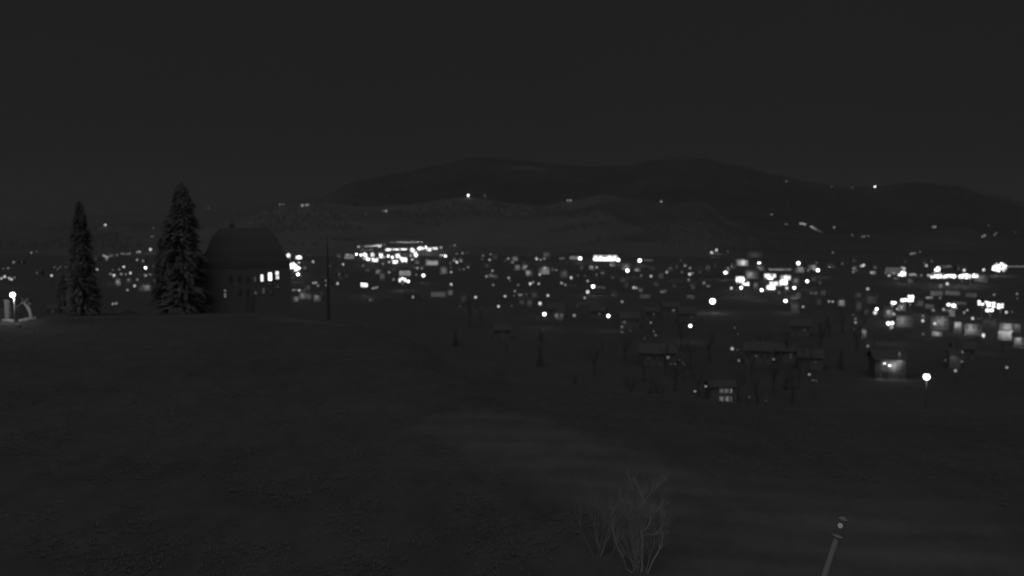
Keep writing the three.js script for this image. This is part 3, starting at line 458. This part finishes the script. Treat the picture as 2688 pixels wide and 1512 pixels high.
{ // rough grass of the near meadow, and copses on the far hillside
  const blade = new THREE.BufferGeometry(), bp = []; for (let k = 0; k < 6; k++) { const a = k * 1.05 + 0.3, r = 0.05, l = 0.16 + 0.05 * (k % 3), c = Math.cos(a), q = Math.sin(a); bp.push(c * r - q * 0.03, 0, q * r + c * 0.03, c * r + q * 0.03, 0, q * r - c * 0.03, c * (r + l * 0.7), l, q * (r + l * 0.7)); }
  blade.setAttribute('position', new THREE.Float32BufferAttribute(bp, 3)); blade.computeVertexNormals();
  const N = 26000, im = new THREE.InstancedMesh(blade, grey(1, 1), N), m = new THREE.Matrix4(), q = new THREE.Quaternion(), up = V(0, 1, 0), c = new THREE.Color(); let k = 0;
  while (k < N) {
    const d = 18 + 78 * Math.pow(rnd(), 1.25), x = rr(-0.66, 0.66) * d, f = fbm(x * 0.5, d * 0.4, 3);
    if (f < rr(-0.15, 0.35) || paleLawnAt(x, d) > 0.25) continue;
    const sc = rr(0.25, 0.6); m.compose(V(x, valley(x, d) - 0.02, -d), q.setFromAxisAngle(up, rnd() * 6.28), V(sc, sc, sc)); im.setMatrixAt(k, m); const v = rr(0.17, 0.24); im.setColorAt(k++, c.setRGB(v, v, v));
  }
  im.name = 'meadow_grass'; im.userData = { kind: 'stuff', label: 'rough tufted winter grass covering the near meadow', category: 'grass' }; scene.add(im);
  const tree = mergeGeometries([new THREE.ConeGeometry(0.5, 0.8, 5, 1, true).translate(0, 0.6, 0), new THREE.CylinderGeometry(0.06, 0.06, 0.3, 4).translate(0, 0.12, 0)]), NC = 4200, ic = new THREE.InstancedMesh(tree, grey(0.14, 1), NC); k = 0;
  while (k < NC) {
    const d = rr(1760, 2420), x = rr(-0.62, 0.62) * d, f = fbm(x * 0.0042 + 2, d * 0.005, 3); if (f < 0.06) continue;
    const y = meadowHill(x, d), sx = CX + x / d * FOCAL, sy = HORIZON + (EYE - y) / d * FOCAL; if (lights.some(l => Math.abs(l.x - sx) < 12 && l.y < sy + 4 && l.y > sy - 22)) continue;
    const h = rr(3.5, 8); m.makeScale(h * 0.75, h, h * 0.6).setPosition(x, y - 0.5, -d); ic.setMatrixAt(k++, m);
  }
  ic.name = 'hillside_copse'; ic.userData = { kind: 'stuff', label: 'dark copses and hedges dotted over the pale far hillside', category: 'woods' }; scene.add(ic);
}
{ // woods too far to tell trees apart
  const cone = mergeGeometries([new THREE.ConeGeometry(0.5, 0.75, 5, 1, true).translate(0, 0.62, 0), new THREE.CylinderGeometry(0.05, 0.05, 0.3, 4).translate(0, 0.12, 0)]);
  const N = 5200, im = new THREE.InstancedMesh(cone, grey(0.062, 1), N), m = new THREE.Matrix4(); let k = 0;
  while (k < N) {
    const d = rr(2500, 3690), x = rr(-0.66, 0.66) * d, u = x / d; if (u < px(880) && rnd() < 0.85) continue;
    if (Math.exp(-(((u - px(1320)) / 0.022) ** 2) - ((d - 3330) / 60) ** 2) > 0.4) continue;
    const y = ridgeHill(x, d); if (y < meadowHill(x, d)) continue;
    const h = rr(4, 8); m.makeScale(h * 0.5, h, h * 0.5).setPosition(x, y - 1.5, -d); im.setMatrixAt(k++, m);
  }
  im.name = 'ridge_forest'; im.userData = { kind: 'stuff', label: 'dark spruce forest covering the long ridge', category: 'forest' }; scene.add(im);
  const out = []; for (let i = 0; i < 3; i++) { const o = []; branchesOf(V(0, 0.25, 0), V(0, 1, 0), 0.5, 0.016, 2, o, 0.4, 0.2); o.push(rod(V(0, -0.05, 0), V(0, 0.25, 0), 0.02, 0.016, 4)); out.push(mergeGeometries(o)); }
  const wood = []; for (let i = 0; i < 90; i++) { const d = rr(1690, 1930), x = (rr(1745, 1990) - CX) / FOCAL * d, h = rr(15, 26); wood.push(out[i % 3].clone().rotateY(rr(0, 6)).scale(h, h, h).translate(x, land(x, d), -d)); }
  const w = mesh('paled_wood', mergeGeometries(wood), grey(0.3), scene); w.userData = { kind: 'stuff', label: 'bare wood on the hill foot above the store, paled to look lit', category: 'wood' };  // pale bark colour carries the glow of the lights below
}

// ---------------------------------------------------------------- the farmhouse on the meadow edge
{
  const d = 108, m = d / FOCAL, p = ground(640, d), o = thing('farmhouse', 'farmhouse', 'big dark hip-roofed farmhouse with four tall white windows at the meadow edge', p, 0.3);
  const X = x => (x - 640) * m, Y = y => heightTo(640, y, d), wl = X(530), wr = X(760), eave = Y(702), top = Y(598), D = 9;
  mesh('wall', box(wr - wl, eave + 1.5, D, (wl + wr) / 2, eave / 2 - 0.75, -D / 2), grey(0.19), o);
  // steep bell roof: eave, break and ridge rings joined up
  const ring = (x0, x1, z0, z1, y) => [[x0, y, z1], [x1, y, z1], [x1, y, z0], [x0, y, z0]];
  const rings = [ring(wl - 0.03, wr + 0.03, -D - 0.05, 0.05, eave - 0.02), ring(wl + 0.05, wr - 0.1, -D - 0.1, -0.1, eave + 0.7), ring(X(548), X(744), -D + 0.7, -0.7, Y(660)), ring(X(562), X(726), -D + 2, -1.9, Y(622)), ring(X(578), X(708), -D + 3.2, -3.3, Y(600)), ring(X(590), X(696), -D + 4.4, -4.4, top)];
  const rp = [], ri = []; rings.forEach(r => r.forEach(v => rp.push(...v)));
  for (let i = 0; i < rings.length - 1; i++) for (let j = 0; j < 4; j++) { const a = i * 4 + j, b = i * 4 + (j + 1) % 4; ri.push(a, b, a + 4, b, b + 4, a + 4); }
  const t = (rings.length - 1) * 4; ri.push(t, t + 1, t + 2, t, t + 2, t + 3, 0, 2, 1, 0, 3, 2);
  const rg = new THREE.BufferGeometry(); rg.setAttribute('position', new THREE.Float32BufferAttribute(rp, 3)); rg.setIndex(ri); const flat = rg.toNonIndexed(); flat.computeVertexNormals();
  const roof = mesh('roof', flat, grey(0.11, 0.95), o); mesh('chimney', box(0.7, 1.3, 0.7, X(612), top - 0.2, -4.6), M.dark, roof);
  const B = (x, y) => [400 + x / 4.5289, 560 + y / 4.5289];
  const win = (x, y, w, h, e) => { const [sx, sy] = B(x, y); return windowAt(o, X(sx), Y(sy), 0, w / 4.5289 * m * 0.86, h / 4.5289 * m * 0.9, e); };
  win(1217, 785, 28, 64, 0.055); win(1297, 772, 36, 90, 1.1); win(1390, 757, 46, 104, 2.2); win(1473, 716, 40, 44, 1.5); win(1476, 768, 42, 46, 0.9);
  win(1222, 950, 34, 40, 0.05); win(1312, 925, 30, 78, 0.05); win(1478, 880, 24, 38, 0.045); win(1400, 940, 26, 50, 0.016); win(1385, 845, 40, 18, 0.03);
  win(875, 915, 26, 28, 0.13); win(875, 970, 28, 56, 0.11); win(1040, 770, 34, 70, 0); win(1130, 780, 34, 70, 0); win(1040, 930, 34, 70, 0); win(1130, 930, 34, 70, 0); win(940, 770, 34, 70, 0);
  const dr = mesh('door', box(1, 2.1, 0.08, X(655), 1.05, 0.06), M.door, o); mesh('handle', box(0.04, 0.16, 0.06, X(655) + 0.38, 1.05, 0.13), M.metal, dr);
}
{ // garden corner with the near lamp
  const d = 94, m = d / FOCAL, g = sx => ground(sx, d);
  const at = ground(33, 90.5), h = heightTo(31, 774, 90.5), dia = 12.4 * m;
  const o = thing('garden_lamp', 'garden lamp', 'bright globe lamp on a thin post over the garden wall at the meadow edge', at);
  mesh('post', rod(V(0.12, -0.4, 0), V(0.12, h - dia * 0.3, 0), 0.05, 0.04, 8), M.pale, o); mesh('lamp_cap', G.cap.clone().scale(0.5, 0.5, 0.5).translate(-0.05, h + dia * 0.5 + 0.06, 0), M.metal, o);
  const gl = mesh('lamp_globe', G.globe, glow(6), o); gl.position.y = h; gl.position.x = -0.03; gl.scale.setScalar(dia);
  lampLight(o, -0.03, h - dia * 0.5 - 0.14, 0.16, 14, 8);
  const pil = thing('gate_pillar', 'pillar', 'pale stone gate pillar just below the bright garden globe lamp', g(17)); const ph = heightTo(17, 789, d);
   mesh('shaft', box(9.4 * m, ph + 0.8, 9.4 * m, 0, ph / 2 - 0.4, 0), M.stone, pil); mesh('capstone', box(12 * m, 0.1, 12 * m, 0, ph + 0.05, 0), M.stone, pil);
  const out = [], P = (x, y, z = 0) => V((740 * 0 + x / 10.35 - 78) * m, heightTo(78, 740 + y / 10.35, d), z);
  const tr = thing('garden_tree', 'tree', 'small pale leaning garden tree with one bent limb beside the round bush', g(78));
  mesh('trunk', mergeGeometries([rod(P(810, 1000), P(800, 820), 0.2, 0.17, 8), rod(P(800, 820), P(740, 690), 0.19, 0.2, 8), rod(P(740, 690), P(690, 640), 0.17, 0.12, 8)]), grey(0.36), tr);
  out.push(rod(P(690, 640), P(640, 585), 0.11, 0.08), rod(P(640, 585), P(560, 560), 0.08, 0.05), rod(P(640, 585), P(700, 500), 0.06, 0.03), rod(P(700, 500), P(740, 470), 0.03, 0.02), rod(P(740, 600), P(830, 600), 0.06, 0.03), rod(P(590, 570), P(420, 680), 0.045, 0.03), rod(P(420, 680), P(280, 720), 0.03, 0.02));
  for (let i = 0; i < 14; i++) { const a = P(rr(560, 800), rr(480, 600)); out.push(rod(a, a.clone().add(V(rr(-0.5, 0.5), rr(0.1, 0.7), rr(-0.4, 0.4))), 0.018, 0.008, 4)); }
  mesh('branch', mergeGeometries(out), grey(0.32), tr);
  const bush = thing('round_bush', 'bush', 'dark round bush between the stone pillar and the pale garden tree', g(58)); bush.position.z += 1.1;
  const bp = []; for (let i = 0; i < 900; i++) { const v = V(rr(-1, 1), rr(-1, 1), rr(-1, 1)).normalize().multiplyScalar(0.62 * Math.cbrt(rr(0.35, 1))); v.y = v.y * 1.05 + 0.62; for (let k = 0; k < 3; k++) bp.push(v.x + rr(-0.07, 0.07), v.y + rr(-0.07, 0.07), v.z + rr(-0.07, 0.07)); }
  const bg = new THREE.BufferGeometry(); bg.setAttribute('position', new THREE.Float32BufferAttribute(bp, 3)); bg.computeVertexNormals(); mesh('foliage', bg, grey(0.045, 1), bush); mesh('stem', rod(V(0, -0.3, 0), V(0, 0.6, 0), 0.06, 0.03), M.bark, bush);
  // kerb stones by the garden lamp
  const kerb = thing('kerb', 'kerb', 'row of pale kerb stones catching the garden lamp light', V(0, 0, 0)); kerb.userData.kind = 'structure'; delete kerb.userData.category;
  const stone = [0, 1, 2].map(i => { const q = box(0.36, 0.3, 0.26); const a = q.attributes.position; for (let j = 0; j < a.count; j++) { const s = Math.sin(a.getX(j) * 9 + a.getY(j) * 17 + a.getZ(j) * 5 + i); a.setXYZ(j, a.getX(j) + 0.03 * s, a.getY(j) + 0.03 * s, a.getZ(j) - 0.02 * s); } q.computeVertexNormals(); return q; });
  const line = (x0, y0, x1, y1, n, skip = 0) => { for (let i = 0; i < n; i++) { if (rnd() < skip) continue; const t = (i + 0.5) / n, q = ground(x0 + (x1 - x0) * t, y0 + (y1 - y0) * t); const s = mesh('kerb_stone', stone[i % 3], M.stone, kerb); s.position.set(q.x, q.y + 0.1, q.z); s.rotation.y = 0.35 + rr(-0.1, 0.1); } };
  line(47, 91.6, 90, 94.6, 6, 0); line(36, 86, 51, 87, 2, 0); line(2, 92, 32, 91.4, 3, 0.2);
  // rail fence
  const f = thing('rail_fence', 'fence', 'low wooden rail fence ending at the pale gate pillar', g(6)); f.position.z -= 0.4;
  for (const x of [-0.75, -0.1]) mesh('post', box(0.1, 1.3, 0.1, x, 0.45, 0), M.barkPale, f);
  for (const y of [0.35, 0.7, 1.0]) mesh('rail', box(1.5, 0.07, 0.05, -0.25, y, 0.08), M.barkPale, f);
}

// ---------------------------------------------------------------- foreground: bare shrub and leaning garden lamp
{
  const d = 24.5, m = d / FOCAL, base = ground(1694, d), o = thing('bare_shrub', 'shrub', 'leafless pale-branched shrub rising from the lawn in front', base);
  const P = (x, y, z = 0) => V((1600 + x / 5.329 - 1694) * m, heightTo(1694, 1240 + y / 5.329, d), z), out = [], limbs = [];
  const path = (pts, r0, r1) => { r0 *= 1.25; r1 *= 1.6; const c = new THREE.CatmullRomCurve3(pts), n = pts.length * 3; let a = c.getPoint(0); for (let i = 1; i <= n; i++) { const b = c.getPoint(i / n); limbs.push(rod(a, b, r0 + (r1 - r0) * (i - 1) / n, r0 + (r1 - r0) * i / n, 6)); a = b; } for (let k = 2; k < pts.length; k++) for (let q = 0; q < 4; q++) branchesOf(pts[k], pts[k].clone().sub(pts[k - 1]).normalize().add(V(rr(-0.7, 0.7), rr(0, 0.5), rr(-0.7, 0.7))), rr(0.2, 0.42), r1 * 0.75, 2, out, 0.6, 0.06); };
  const foot = V(0, -0.15, 0), k = V(P(490, 1100).x, P(490, 1100).y, 0);
  path([foot, k, P(488, 900), P(470, 800), P(482, 650, 0.1), P(440, 560, 0.15), P(370, 490, 0.2), P(300, 440, 0.2)], 0.03, 0.009);
  path([k.clone(), P(490, 850), P(500, 600, -0.1), P(505, 400, -0.15), P(450, 300, -0.1), P(375, 190, 0)], 0.024, 0.01);
  path([P(505, 480), P(540, 380), P(600, 290, 0.1), P(655, 235, 0.1), P(720, 150, 0.2)], 0.016, 0.007);
  path([P(480, 830), P(560, 780), P(620, 720, -0.2), P(660, 640, -0.2), P(770, 540, -0.3)], 0.018, 0.007);
  path([P(490, 900), P(580, 870), P(650, 840, 0.2), P(740, 740, 0.2)], 0.014, 0.006);
  path([P(480, 850), P(420, 770), P(400, 690, 0.2), P(330, 620, 0.3)], 0.014, 0.006);
  path([foot.clone().add(V(0.1, 0, 0.1)), P(640, 1200, 0.2), P(720, 1060, 0.2), P(760, 930, 0.2), P(745, 780, 0.2), P(730, 640, 0.3)], 0.024, 0.007);
  path([foot.clone().add(V(-0.1, 0, 0.1)), P(260, 1310, 0.2), P(220, 1180, 0.3), P(120, 980, 0.3), P(60, 760, 0.3), P(40, 560, 0.3)], 0.018, 0.006);
  for (let i = 0; i < 16; i++) branchesOf(V(rr(-0.3, 0.25), -0.1, rr(-0.15, 0.15)), V(rr(-0.75, 0.5), 1, rr(-0.3, 0.3)), rr(0.9, 1.9), 0.013, 3, out, 0.5, 0.14);
  mesh('stem', mergeGeometries(limbs), grey(0.54), o); mesh("twig", mergeGeometries(out), grey(0.54), o);
  const p2 = ground(1590, 25.6), o2 = thing('bare_shrub', 'shrub', 'fainter leafless shrub beside the pale-branched one on the lawn', p2), t2 = [];
  for (let i = 0; i < 10; i++) branchesOf(V(rr(-0.3, 0.3), -0.1, rr(-0.2, 0.2)), V(rr(-0.45, 0.45), 1, rr(-0.3, 0.3)), rr(0.9, 1.8), 0.015, 3, t2, 0.4, 0.16);
  mesh('stem', mergeGeometries(t2), grey(0.42), o2);
}
{
  const d = 22, m = d / FOCAL, q = toWorld(2122, 1617, d); q.y = land(q.x, d);
  const o = thing('lamp_post', 'garden lamp', 'leaning white garden lamp post with a dim bulb under a small cap', q);
  const P = (x, y) => V((2080 + x / 7.546 - 2122) * m, toWorld(2122, 1320 + y / 7.546, d).y - q.y, 0), a = V(0, -0.2, 0), b = P(858, 690), dir = b.clone().sub(a).normalize();
  const lean = new THREE.Quaternion().setFromUnitVectors(V(0, 1, 0), dir), put = (g, y) => g.translate(0, 0, 0).applyQuaternion(lean).translate(b.x + dir.x * y, b.y + dir.y * y, b.z + dir.z * y);
  mesh('post', rod(a, b, 0.088, 0.078, 16), grey(0.5, 0.6), o);
  mesh('collar', put(new THREE.CylinderGeometry(0.14, 0.12, 0.035, 18), 0.03), grey(0.6, 0.6), o);
  mesh('stay', put(mergeGeometries([-1, 1].map(s => rod(V(0.1 * s, 0, 0), V(0.1 * s, 0.48, 0), 0.008, 0.008, 5))), 0.04), grey(0.14, 0.5), o);
  const cap = mesh('lamp_cap', put(new THREE.CylinderGeometry(0.045, 0.13, 0.06, 18), 0.55), grey(0.42, 0.55), o);
  const bulb = mesh('lamp_bulb', G.globe, glow(0.12), o); bulb.position.copy(b).addScaledVector(dir, 0.34); bulb.position.x -= 0.02; bulb.scale.setScalar(0.135);
  lampLight(o, bulb.position.x, bulb.position.y + 0.1, 0.02, 0.004, 4);
}

writeLabels();
renderer.render(scene, camera);
